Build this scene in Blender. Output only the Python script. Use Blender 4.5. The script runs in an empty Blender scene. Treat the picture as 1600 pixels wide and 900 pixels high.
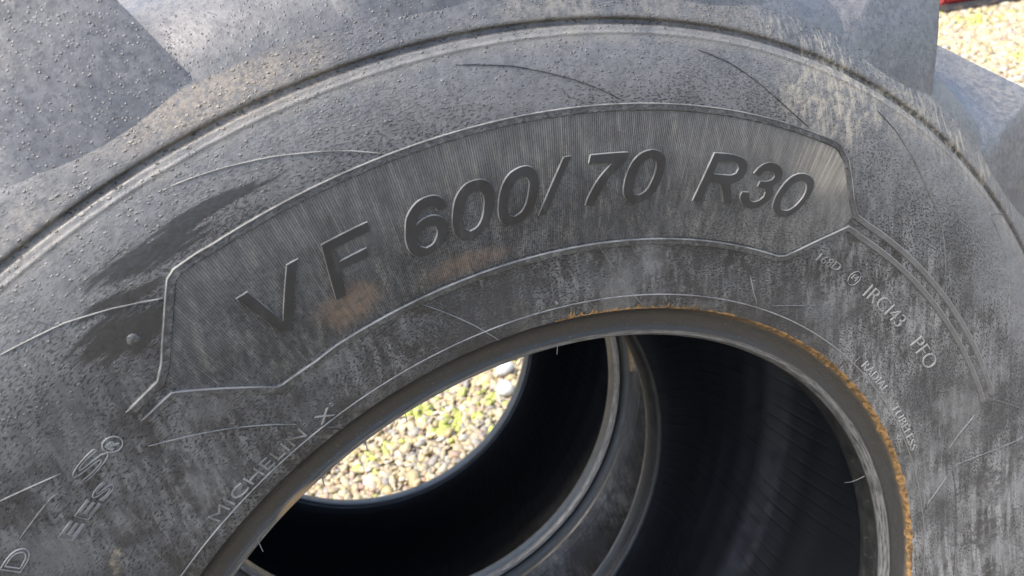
import bpy, bmesh, math, random
import numpy as np
from mathutils import Matrix, Vector
random.seed(7); rng = np.random.default_rng(7)
scene = bpy.context.scene
col = scene.collection
rad = math.radians

# ------------------------------------------------------------------ camera
CAM = [[0.88802, 0.32215, -0.328085, -0.178872], [-0.426334, 0.309628, -0.849923, -0.621929], [-0.172218, 0.894623, 0.412299, 1.49848], [0.0, 0.0, 0.0, 1.0]]
cam_d = bpy.data.cameras.new('camera'); cam = bpy.data.objects.new('camera', cam_d); col.objects.link(cam)
cam.matrix_world = Matrix(CAM)
cam_d.sensor_width = 36.0; cam_d.lens = 1175.2/1600*36
cam_d.clip_start = 0.02; cam_d.clip_end = 400
cam_d.dof.use_dof = True; cam_d.dof.focus_distance = 0.60; cam_d.dof.aperture_fstop = 10
scene.camera = cam

# ------------------------------------------------------------------ daylight
SUN_EL, SUN_AZ = 60.0, -93.0          # azimuth from +Y (away from the camera), negative = left
w = bpy.data.worlds.new('World'); scene.world = w; w.use_nodes = True
nt = w.node_tree; nt.nodes.clear()
sky = nt.nodes.new('ShaderNodeTexSky'); sky.sky_type = 'NISHITA'; sky.sun_disc = False
sky.sun_elevation = rad(SUN_EL); sky.sun_rotation = rad(SUN_AZ)
sky.air_density = 1.0; sky.dust_density = 4.0; sky.ozone_density = 1.0
bg = nt.nodes.new('ShaderNodeBackground'); bg.inputs[1].default_value = 0.15
wo = nt.nodes.new('ShaderNodeOutputWorld')
nt.links.new(sky.outputs[0], bg.inputs[0]); nt.links.new(bg.outputs[0], wo.inputs[0])
sd = bpy.data.lights.new('sun', 'SUN'); sd.energy = 1.6; sd.angle = rad(28); sd.color = (1, 0.95, 0.87)
sun = bpy.data.objects.new('sun', sd); col.objects.link(sun)
sv = Vector((math.sin(rad(SUN_AZ))*math.cos(rad(SUN_EL)), math.cos(rad(SUN_AZ))*math.cos(rad(SUN_EL)), math.sin(rad(SUN_EL))))
sun.rotation_euler = sv.to_track_quat('Z', 'Y').to_euler()
scene.view_settings.view_transform = 'Standard'; scene.view_settings.look = 'None'
scene.view_settings.exposure = 1.95; scene.view_settings.gamma = 1
scene.render.engine = 'CYCLES'

# ------------------------------------------------------------------ node helper
class NT:
    def __init__(s, name):
        s.m = bpy.data.materials.new(name); s.m.use_nodes = True; s.t = s.m.node_tree; s.t.nodes.clear()
        s.out = s.t.nodes.new('ShaderNodeOutputMaterial'); s.b = s.t.nodes.new('ShaderNodeBsdfPrincipled')
        s.t.links.new(s.b.outputs[0], s.out.inputs[0])
    def set(s, sock, v):
        if hasattr(v, 'is_linked') or isinstance(v, bpy.types.NodeSocket): s.t.links.new(v, sock)
        elif isinstance(v, (tuple, list)) and len(v) == 3 and sock.type == 'RGBA': sock.default_value = (*v, 1)
        else: sock.default_value = v
    def n(s, ty, **kw):
        nd = s.t.nodes.new(ty)
        for k, v in kw.items(): setattr(nd, k, v)
        return nd
    def math(s, op, a, b=0.0, c=None, clamp=False):
        nd = s.n('ShaderNodeMath', operation=op, use_clamp=clamp); s.set(nd.inputs[0], a); s.set(nd.inputs[1], b)
        if c is not None: s.set(nd.inputs[2], c)
        return nd.outputs[0]
    def ramp(s, v, a, b, lo=0.0, hi=1.0, smooth=True):
        nd = s.n('ShaderNodeMapRange'); nd.interpolation_type = 'SMOOTHSTEP' if smooth else 'LINEAR'
        s.set(nd.inputs[0], v); s.set(nd.inputs[1], a); s.set(nd.inputs[2], b); s.set(nd.inputs[3], lo); s.set(nd.inputs[4], hi)
        return nd.outputs[0]
    def noise(s, vec, scale, detail=4, rough=0.55, dist=0.0):
        nd = s.n('ShaderNodeTexNoise'); s.t.links.new(vec, nd.inputs['Vector'])
        nd.inputs['Scale'].default_value = scale; nd.inputs['Detail'].default_value = detail
        nd.inputs['Roughness'].default_value = rough; nd.inputs['Distortion'].default_value = dist
        return nd.outputs[0]
    def mapv(s, vec, scale=(1, 1, 1), loc=(0, 0, 0), rot=(0, 0, 0)):
        nd = s.n('ShaderNodeMapping'); s.t.links.new(vec, nd.inputs[0])
        nd.inputs['Location'].default_value = loc; nd.inputs['Rotation'].default_value = rot; nd.inputs['Scale'].default_value = scale
        return nd.outputs[0]
    def mix(s, f, a, b):
        nd = s.n('ShaderNodeMix', data_type='RGBA'); s.set(nd.inputs[0], f); s.set(nd.inputs[6], a); s.set(nd.inputs[7], b)
        return nd.outputs[2]
    def bump(s, h, strength, dist, prev=None):
        nd = s.n('ShaderNodeBump'); s.set(nd.inputs['Height'], h); nd.inputs['Strength'].default_value = strength
        nd.inputs['Distance'].default_value = dist
        if prev is not None: s.t.links.new(prev, nd.inputs['Normal'])
        return nd.outputs[0]

UV0 = 0.55                                       # polar UV: u = angle*0.55 m, v = radius in m
def polar_mask(k, uv, nz, th, r, su, sv, rot=0.0, edge=0.5, amp=0.9):
    """irregular dirt or wear mark lying at one spot of the sidewall"""
    d = k.mapv(uv, loc=(0, 0, 0))
    sub = k.n('ShaderNodeVectorMath', operation='SUBTRACT'); k.t.links.new(d, sub.inputs[0]); sub.inputs[1].default_value = (rad(th)*UV0, r, 0)
    mp = k.n('ShaderNodeMapping', vector_type='TEXTURE'); k.t.links.new(sub.outputs[0], mp.inputs[0])
    mp.inputs['Rotation'].default_value = (0, 0, rad(rot)); mp.inputs['Scale'].default_value = (su, sv, 1)
    ln = k.n('ShaderNodeVectorMath', operation='LENGTH'); k.t.links.new(mp.outputs[0], ln.inputs[0])
    v = k.math('ADD', ln.outputs['Value'], k.math('MULTIPLY', k.math('SUBTRACT', nz, 0.5), amp*2))
    return k.ramp(v, 1.0+edge, 1.0-edge)

def rubber(name, kind):
    k = NT(name)
    uvn = k.n('ShaderNodeUVMap'); uvn.uv_map = 'polar'; uv = uvn.outputs[0]
    ob = k.n('ShaderNodeTexCoord').outputs['Object']
    sep = k.n('ShaderNodeSeparateXYZ'); k.t.links.new(uv, sep.inputs[0]); U, V = sep.outputs[0], sep.outputs[1]
    big = k.noise(ob, 7, 4); mid = k.noise(ob, 38, 6, 0.62); fine = k.noise(ob, 330, 3, 0.6)
    drip = k.noise(k.mapv(ob, scale=(150, 150, 11)), 1, 4, 0.65)
    drip2 = k.noise(k.mapv(ob, scale=(420, 420, 30)), 1, 3, 0.6)
    fleck = k.noise(k.mapv(uv, scale=(330, 700, 1), rot=(0, 0, 0.35)), 1, 2, 0.55)
    nz = k.noise(ob, 26, 6, 0.7); grain = k.noise(ob, 150, 4, 0.7); patch = k.noise(ob, 16, 3, 0.6)
    def drops(vec, seed=0.42):
        vo = k.n('ShaderNodeTexVoronoi'); k.t.links.new(vec, vo.inputs['Vector']); vo.inputs['Scale'].default_value = 1
        sc = k.n('ShaderNodeSeparateXYZ'); k.t.links.new(vo.outputs['Color'], sc.inputs[0])
        rd = k.ramp(sc.outputs[0], seed, 1.0, 0.0, 0.50, False)
        return k.ramp(vo.outputs['Distance'], 0.0, k.math('ADD', rd, 0.001), 1.0, 0.0)
    wob = k.noise(uv, 500, 2)
    duv = k.n('ShaderNodeVectorMath', operation='ADD'); k.t.links.new(k.mapv(uv, scale=(360, 470, 1), rot=(0, 0, 0.25)), duv.inputs[0])
    cmb = k.n('ShaderNodeCombineXYZ'); k.t.links.new(wob, cmb.inputs[0]); k.t.links.new(wob, cmb.inputs[1]); k.t.links.new(cmb.outputs[0], duv.inputs[1])
    spot = drops(duv.outputs[0], 0.2)
    nrm = None
    if kind == 'sidewall':
        up = k.math('ADD', V, k.math('MULTIPLY', k.math('SUBTRACT', big, 0.5), 0.07))
        f_up = k.ramp(up, 0.535, 0.60); shl = k.ramp(V, 0.630, 0.648)
        c = k.mix(k.ramp(mid, 0.30, 0.70), (0.015, 0.0155, 0.016), (0.066, 0.066, 0.066))
        c = k.mix(k.math('MULTIPLY', k.ramp(grain, 0.48, 0.70), 0.5), c, (0.115, 0.117, 0.117))
        c = k.mix(f_up, c, k.mix(k.ramp(grain, 0.30, 0.72), k.mix(k.ramp(mid, 0.3, 0.7), k.mix(shl, (0.072, 0.0725, 0.073), (0.044, 0.045, 0.047)), k.mix(shl, (0.097, 0.0975, 0.098), (0.071, 0.072, 0.074))), k.mix(shl, (0.134, 0.134, 0.133), (0.100, 0.101, 0.102))))
        right = k.ramp(U, rad(70)*UV0, rad(38)*UV0)          # paler towards the right-hand side
        st = k.math('MULTIPLY', k.math('MULTIPLY', k.ramp(drip, 0.46, 0.62), k.ramp(grain, 0.3, 0.6, 0.35, 1)), k.ramp(V, 0.60, 0.52))
        c = k.mix(k.math('MULTIPLY', st, k.math('ADD', k.math('MULTIPLY', right, 0.55), 0.32)), c, (0.235, 0.234, 0.227))
        c = k.mix(k.math('MULTIPLY', right, k.ramp(mid, 0.3, 0.7, 0.15, 0.7)), c, (0.150, 0.149, 0.143))
        dk = k.math('MULTIPLY', k.math('MULTIPLY', k.ramp(drip, 0.47, 0.36), k.ramp(grain, 0.62, 0.40)), k.math('MULTIPLY', k.ramp(V, 0.60, 0.52), k.ramp(right, 0, 1, 0.55, 1)))
        c = k.mix(k.math('MULTIPLY', dk, 0.85), c, (0.020, 0.020, 0.021))
        fm = k.math('MULTIPLY', k.ramp(k.math('ADD', fleck, k.math('MULTIPLY', k.math('ADD', k.math('SUBTRACT', patch, 0.5), k.math('SUBTRACT', big, 0.5)), 0.30)), 0.450, 0.405), k.ramp(V, 0.62, 0.56, 0.25, 1.0))
        c = k.mix(k.math('MULTIPLY', fm, 0.92), c, (0.008, 0.008, 0.0085))
        c = k.mix(k.math('MULTIPLY', k.ramp(big, 0.54, 0.40), k.ramp(V, 0.60, 0.54, 0, 0.65)), c, k.mix(mid, (0.022, 0.023, 0.024), (0.042, 0.043, 0.044)))
        c = k.mix(k.math('MULTIPLY', k.ramp(patch, 0.52, 0.70), k.ramp(V, 0.60, 0.54, 0, 0.45)), c, (0.130, 0.130, 0.127))
        tan = k.math('MULTIPLY', k.math('MULTIPLY', k.ramp(V, 0.612, 0.640), k.ramp(V, 0.664, 0.646)), k.ramp(big, 0.46, 0.68))
        tan = k.math('MULTIPLY', tan, k.ramp(grain, 0.34, 0.68, 0.05, 0.7))
        c = k.mix(tan, c, (0.21, 0.185, 0.145))
        ring = k.math('MULTIPLY', k.ramp(V, 0.6175, 0.6245), k.ramp(V, 0.633, 0.6305))
        c = k.mix(k.math('MULTIPLY', ring, k.ramp(mid, 0.3, 0.75, 0.1, 0.7)), c, (0.17, 0.16, 0.14))
        groove_shade = k.ramp(k.math('ABSOLUTE', k.math('SUBTRACT', V, 0.6345)), 0.0036, 0.0014)  # shade in the moulded groove, painted as a dark ring
        c = k.mix(k.math('MULTIPLY', groove_shade, k.ramp(mid, 0.3, 0.65, 0.9, 0.45)), c, (0.016, 0.015, 0.014))
        ridg = k.n('ShaderNodeTexVoronoi', feature='DISTANCE_TO_EDGE')
        k.t.links.new(k.mapv(uv, scale=(75, 42, 1), rot=(0, 0, 0.9)), ridg.inputs['Vector']); ridg.inputs['Scale'].default_value = 1
        web = k.math('MULTIPLY', k.ramp(ridg.outputs['Distance'], 0.22, 0.0), k.ramp(grain, 0.36, 0.62))
        for (th, r, su, sv, ro, a) in ((72, 0.606, 0.045, 0.030, 0, 1.0), (63.5, 0.638, 0.030, 0.028, 20, 0.7)):
            mk = polar_mask(k, uv, nz, th, r, su, sv, ro, 0.6, 0.8)
            c = k.mix(k.math('MULTIPLY', mk, k.math('MAXIMUM', k.math('MULTIPLY', web, a), k.ramp(grain, 0.46, 0.72, 0, 0.6))), c, (0.27, 0.24, 0.185))
        for (th, r, su, sv, ro, a) in ((117, 0.650, 0.05, 0.016, 6, 0.75), (124, 0.690, 0.04, 0.02, -10, 0.55), (84, 0.648, 0.05, 0.014, 0, 0.35)):
            mk = polar_mask(k, uv, nz, th, r, su, sv, ro, 0.7, 0.9)
            c = k.mix(k.math('MULTIPLY', mk, k.ramp(fine, 0.35, 0.65, 0.25*a, a)), c, (0.22, 0.185, 0.14))
        stk = k.noise(k.mapv(ob, scale=(210, 210, 22), rot=(0, 0.35, 0)), 1, 4, 0.7)
        for (th, r, su, sv, a) in ((70.5, 0.612, 0.050, 0.040, 0.8), (57.0, 0.642, 0.060, 0.022, 0.75), (75.0, 0.648, 0.05, 0.014, 0.6), (46.0, 0.640, 0.05, 0.016, 0.4)):
            mk = polar_mask(k, uv, nz, th, r, su, sv, 0, 0.7, 0.7)
            c = k.mix(k.math('MULTIPLY', k.math('MULTIPLY', mk, a), k.ramp(stk, 0.48, 0.66)), c, (0.30, 0.27, 0.215))
        sm = None                                              # rubbed, wet-dark patches beside the size panel
        sn = k.noise(k.mapv(uv, scale=(26, 230, 1), rot=(0, 0, -0.30)), 1, 7, 0.72)
        for (th, r, su, sv, ro) in ((129.0, 0.5650, 0.028, 0.014, 16), (120.6, 0.5965, 0.037, 0.0045, 5), (124.6, 0.5925, 0.034, 0.009, 10), (127.5, 0.581, 0.022, 0.005, 14)):
            mk = polar_mask(k, uv, sn, th, r, su, sv, ro, 0.22, 1.5)
            sm = mk if sm is None else k.math('MAXIMUM', sm, mk)
        c = k.mix(k.math('MULTIPLY', sm, k.ramp(sn, 0.25, 0.5, 0.97, 0.88)), c, k.mix(grain, (0.010, 0.010, 0.010), (0.024, 0.0235, 0.023)))
        mk = polar_mask(k, uv, nz, 143.2, 0.4690, 0.013, 0.0035, -25, 0.4, 0.9)
        c = k.mix(k.math('MULTIPLY', mk, k.ramp(grain, 0.36, 0.6, 0, 0.8)), c, (0.24, 0.20, 0.13))
        for (th, r, su, sv, ro) in ((15.5, 0.512, 0.030, 0.020, 0), (8.5, 0.500, 0.030, 0.020, 0)):
            mk = polar_mask(k, uv, nz, th, r, su, sv, ro, 0.3, 1.3)
            c = k.mix(k.math('MULTIPLY', mk, k.ramp(grain, 0.62, 0.40, 0.1, 0.8)), c, (0.035, 0.035, 0.036))
        dry = k.math('SUBTRACT', 1.0, sm)
        hb = k.math('MULTIPLY', spot, k.ramp(V, 0.50, 0.60, 0.12, 1.0))
        hb = k.math('MULTIPLY', hb, k.math('MULTIPLY', dry, k.ramp(right, 0, 1, 1, 0.35)))
        pit = k.math('MULTIPLY', fm, dry)
        nrm = k.bump(k.math('SUBTRACT', hb, k.math('MULTIPLY', pit, 0.5)), 1.0, 0.0012)
        nrm = k.bump(fine, 0.35, 0.0006, nrm)
        nrm = k.bump(mid, 0.4, 0.0025, nrm)
        rough = k.ramp(V, 0.60, 0.66, k.ramp(mid, 0.3, 0.7, 0.44, 0.62), k.ramp(mid, 0.3, 0.7, 0.34, 0.50))
        rough = k.math('MULTIPLY', rough, k.math('SUBTRACT', 1.0, k.math('MULTIPLY', sm, 0.3)))
    elif kind == 'panel':
        hatch = k.math('SINE', k.math('MULTIPLY', U, 2*math.pi/0.00172))
        top = k.ramp(k.math('ADD', V, k.math('MULTIPLY', k.math('SUBTRACT', big, 0.5), 0.10)), 0.49, 0.565)
        c = k.mix(k.ramp(mid, 0.3, 0.7), (0.032, 0.034, 0.036), (0.074, 0.076, 0.077))
        c = k.mix(top, c, k.mix(k.ramp(mid, 0.3, 0.7), (0.060, 0.060, 0.059), (0.105, 0.104, 0.099)))
        right = k.ramp(k.math('ADD', U, k.math('MULTIPLY', k.math('SUBTRACT', nz, 0.5), 0.12)), rad(92)*UV0, rad(66)*UV0)
        c = k.mix(k.math('MULTIPLY', right, 0.6), c, (0.135, 0.130, 0.118))
        rs = k.noise(k.mapv(uv, scale=(430, 15, 1), rot=(0, 0, 0.0)), 1, 4, 0.7)
        c = k.mix(k.math('MULTIPLY', k.ramp(rs, 0.52, 0.70), k.math('ADD', 0.30, k.math('MULTIPLY', right, 0.4))), c, (0.27, 0.255, 0.215))
        c = k.mix(k.math('MULTIPLY', k.math('MULTIPLY', k.ramp(drip, 0.50, 0.66), k.ramp(grain, 0.35, 0.65, 0.3, 1)), 0.45), c, (0.20, 0.19, 0.165))
        c = k.mix(k.math('MULTIPLY', k.math('MULTIPLY', k.ramp(drip, 0.50, 0.38), k.ramp(top, 0, 1, 1, .35)), 0.55), c, (0.019, 0.021, 0.024))
        c = k.mix(k.math('MULTIPLY', k.ramp(rs, 0.46, 0.30), 0.4), c, (0.020, 0.020, 0.020))
        c = k.mix(k.math('MULTIPLY', k.math('MULTIPLY', k.ramp(k.math('ADD', fleck, k.math('MULTIPLY', k.math('SUBTRACT', patch, 0.5), 0.25)), 0.47, 0.42), k.ramp(top, 0, 1, 1, 0.25)), 0.75), c, (0.010, 0.010, 0.011))
        c = k.mix(k.math('MULTIPLY', k.ramp(grain, 0.50, 0.72), 0.25), c, (0.17, 0.165, 0.15))
        c = k.mix(k.math('MULTIPLY', k.ramp(grain, 0.46, 0.30), 0.25), c, (0.022, 0.022, 0.023))
        c = k.mix(k.math('MULTIPLY', k.ramp(hatch, -0.1, -0.95), 0.5), c, (0.014, 0.014, 0.014))
        for (th, r, su, sv, a) in ((116.6, 0.492, 0.025, 0.013, 0.85), (105.5, 0.4835, 0.036, 0.0075, 0.6)):
            mk = polar_mask(k, uv, nz, th, r, su, sv, 0, 0.45, 0.9)
            c = k.mix(k.math('MULTIPLY', mk, k.math('MULTIPLY', k.ramp(grain, 0.3, 0.62, 0.25, 1.0), k.ramp(rs, 0.3, 0.6, 0.5*a, a))), c, (0.155, 0.105, 0.072))
        mk = polar_mask(k, uv, nz, 69.5, 0.560, 0.030, 0.022, 0, 0.6, 0.9)
        c = k.mix(k.math('MULTIPLY', mk, k.ramp(rs, 0.35, 0.7, 0.15, 0.7)), c, (0.30, 0.27, 0.21))
        nrm = k.bump(hatch, 0.5, 0.0006)
        nrm = k.bump(mid, 0.3, 0.002, nrm)
        rough = k.ramp(mid, 0.3, 0.7, 0.48, 0.65)
    elif kind == 'letter':
        c = k.mix(k.ramp(mid, 0.3, 0.7), (0.007, 0.0075, 0.008), (0.019, 0.0195, 0.020))
        c = k.mix(k.math('MULTIPLY', k.ramp(drip, 0.55, 0.75), 0.22), c, (0.10, 0.098, 0.09))
        right = k.ramp(U, rad(92)*UV0, rad(66)*UV0)
        c = k.mix(k.math('MULTIPLY', right, 0.12), c, (0.070, 0.068, 0.062))
        nrm = k.bump(k.noise(ob, 60, 5), 0.25, 0.0015)
        rough = k.ramp(mid, 0.3, 0.7, 0.50, 0.66)
    elif kind == 'edge':  # scuffed edges, paled further to paint in their bright highlight
        c = k.mix(k.ramp(mid, 0.35, 0.65), (0.080, 0.080, 0.078), (0.20, 0.197, 0.187))
        c = k.mix(k.ramp(U, rad(68)*UV0, rad(55)*UV0), c, (0.19, 0.188, 0.180))
        nrm = k.bump(fine, 0.3, 0.0006)
        rough = k.ramp(mid, 0.3, 0.7, 0.38, 0.55)
    elif kind == 'band':
        c = k.mix(k.ramp(mid, 0.3, 0.7), (0.026, 0.027, 0.028), (0.075, 0.075, 0.073))
        c = k.mix(k.math('MULTIPLY', k.ramp(fleck, 0.48, 0.42), 0.75), c, (0.010, 0.010, 0.011))
        c = k.mix(k.math('MULTIPLY', k.ramp(grain, 0.5, 0.7), 0.45), c, (0.19, 0.185, 0.17))
        c = k.mix(k.math('MULTIPLY', k.ramp(U, rad(70)*UV0, rad(55)*UV0), 0.7), c, k.mix(mid, (0.07, 0.07, 0.068), (0.15, 0.148, 0.142)))
        nrm = k.bump(fleck, 0.5, 0.0008)
        rough = k.ramp(mid, 0.3, 0.7, 0.45, 0.6)
    elif kind == 'rib':
        c = k.mix(mid, (0.060, 0.060, 0.060), (0.14, 0.137, 0.13))
        c = k.mix(k.math('MULTIPLY', k.ramp(fleck, 0.46, 0.38), 0.6), c, (0.018, 0.018, 0.018))
        nrm = k.bump(fine, 0.3, 0.0006)
        rough = k.ramp(mid, 0.3, 0.7, 0.42, 0.58)
    elif kind == 'bead':
        c = k.mix(mid, (0.008, 0.009, 0.010), (0.022, 0.023, 0.023))
        lip = k.ramp(k.math('ADD', V, k.math('MULTIPLY', k.math('SUBTRACT', nz, 0.5), 0.003)), 0.3878, 0.3855)  # lip colour paled to paint in the light along the bead toe
        scuff = k.noise(k.mapv(uv, scale=(30, 900, 1)), 1, 5, 0.7)
        c = k.mix(k.math('MULTIPLY', lip, k.ramp(scuff, 0.34, 0.68, 0.06, 0.9)), c, (0.19, 0.19, 0.187))
        stain = k.math('MULTIPLY', k.math('MULTIPLY', k.ramp(V, 0.4035, 0.4085), k.ramp(U, rad(84)*UV0, rad(58)*UV0)), k.ramp(grain, 0.3, 0.6, 0.3, 0.95))
        c = k.mix(stain, c, (0.18, 0.115, 0.050))
        right = k.ramp(U, rad(95)*UV0, rad(60)*UV0)
        c = k.mix(k.math('MULTIPLY', k.math('MULTIPLY', right, k.ramp(scuff, 0.4, 0.75)), 0.3), c, (0.075, 0.075, 0.068))
        gold = polar_mask(k, uv, nz, 132.5, 0.3845, 0.026, 0.004, 0, 0.4, 0.5)
        c = k.mix(k.math('MULTIPLY', gold, 0.7), c, (0.30, 0.20, 0.10))
        c = k.mix(k.math('MULTIPLY', k.ramp(fleck, 0.36, 0.30), 0.6), c, (0.12, 0.118, 0.11))
        nrm = k.bump(scuff, 0.25, 0.0008); nrm = k.bump(mid, 0.2, 0.002, nrm)
        rough = k.ramp(mid, 0.3, 0.7, 0.34, 0.5)
    elif kind == 'liner':
        c = k.mix(mid, (0.007, 0.0082, 0.0105), (0.012, 0.0138, 0.017))
        sl = k.math('ADD', k.math('MULTIPLY', U, 150), k.math('MULTIPLY', V, 90))
        wv = k.math('POWER', k.math('ABSOLUTE', k.math('SINE', sl)), 24.0)
        wv = k.math('MULTIPLY', wv, k.ramp(k.noise(ob, 9, 3), 0.33, 0.58))
        c = k.mix(k.math('MULTIPLY', wv, 0.4), c, (0.004, 0.004, 0.005))
        c = k.mix(k.math('MULTIPLY', k.ramp(big, 0.5, 0.75), 0.4), c, (0.020, 0.020, 0.023))
        nrm = k.bump(wv, 0.35, 0.0015)
        rough = k.ramp(mid, 0.3, 0.7, 0.5, 0.65)
    elif kind == 'tread':
        c = k.mix(k.ramp(grain, 0.30, 0.72), k.mix(k.ramp(mid, 0.3, 0.7), (0.044, 0.045, 0.047), (0.071, 0.072, 0.074)), (0.100, 0.101, 0.102))
        c = k.mix(k.math('MULTIPLY', k.math('MULTIPLY', k.ramp(V, 0.67, 0.72, 0.1, 0.6), k.ramp(big, 0.46, 0.68)), k.ramp(grain, 0.34, 0.68, 0.05, 0.7)), c, (0.21, 0.185, 0.145))
        c = k.mix(k.math('MULTIPLY', k.ramp(patch, 0.5, 0.36), 0.35), c, (0.043, 0.044, 0.047))
        b1 = k.noise(k.mapv(ob, loc=(1, 2, 3)), 420, 1.5, 0.4)
        c = k.mix(k.math('MULTIPLY', k.ramp(b1, 0.40, 0.34), 0.45), c, (0.022, 0.022, 0.024))
        dv = k.n('ShaderNodeVectorMath', operation='ADD'); k.t.links.new(k.mapv(ob, scale=(500, 500, 400)), dv.inputs[0]); k.t.links.new(cmb.outputs[0], dv.inputs[1])
        nrm = k.bump(drops(dv.outputs[0], 0.12), 0.8, 0.0009)
        nrm = k.bump(mid, 0.35, 0.0025, nrm); nrm = k.bump(fine, 0.3, 0.0006, nrm)
        rough = k.ramp(mid, 0.3, 0.7, 0.34, 0.50)
    k.set(k.b.inputs['Base Color'], c); k.set(k.b.inputs['Roughness'], rough)
    k.b.inputs['Specular IOR Level'].default_value = 0.5
    if nrm is not None: k.t.links.new(nrm, k.b.inputs['Normal'])
    return k.m

M_SIDE = rubber('sidewall_rubber', 'sidewall'); M_PANEL = rubber('hatched_rubber', 'panel'); M_LET = rubber('letter_rubber', 'letter')
M_RIB = rubber('rib_rubber', 'rib'); M_EDGE = rubber('edge_highlight_rubber', 'edge'); M_BAND = rubber('band_rubber', 'band'); M_BEAD = rubber('bead_rubber', 'bead'); M_LINER = rubber('liner_rubber', 'liner'); M_TREAD = rubber('tread_rubber', 'tread')

def residue_mat():
    k = NT('yellow_residue'); ob = k.n('ShaderNodeTexCoord').outputs['Object']
    a = k.noise(ob, 130, 5, 0.7)
    k.set(k.b.inputs['Base Color'], k.mix(k.ramp(a, 0.38, 0.62), (0.060, 0.036, 0.017), (0.27, 0.155, 0.055)))
    k.b.inputs['Roughness'].default_value = 0.5
    k.t.links.new(k.bump(a, 0.8, 0.002), k.b.inputs['Normal']); return k.m
M_RES = residue_mat()

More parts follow.
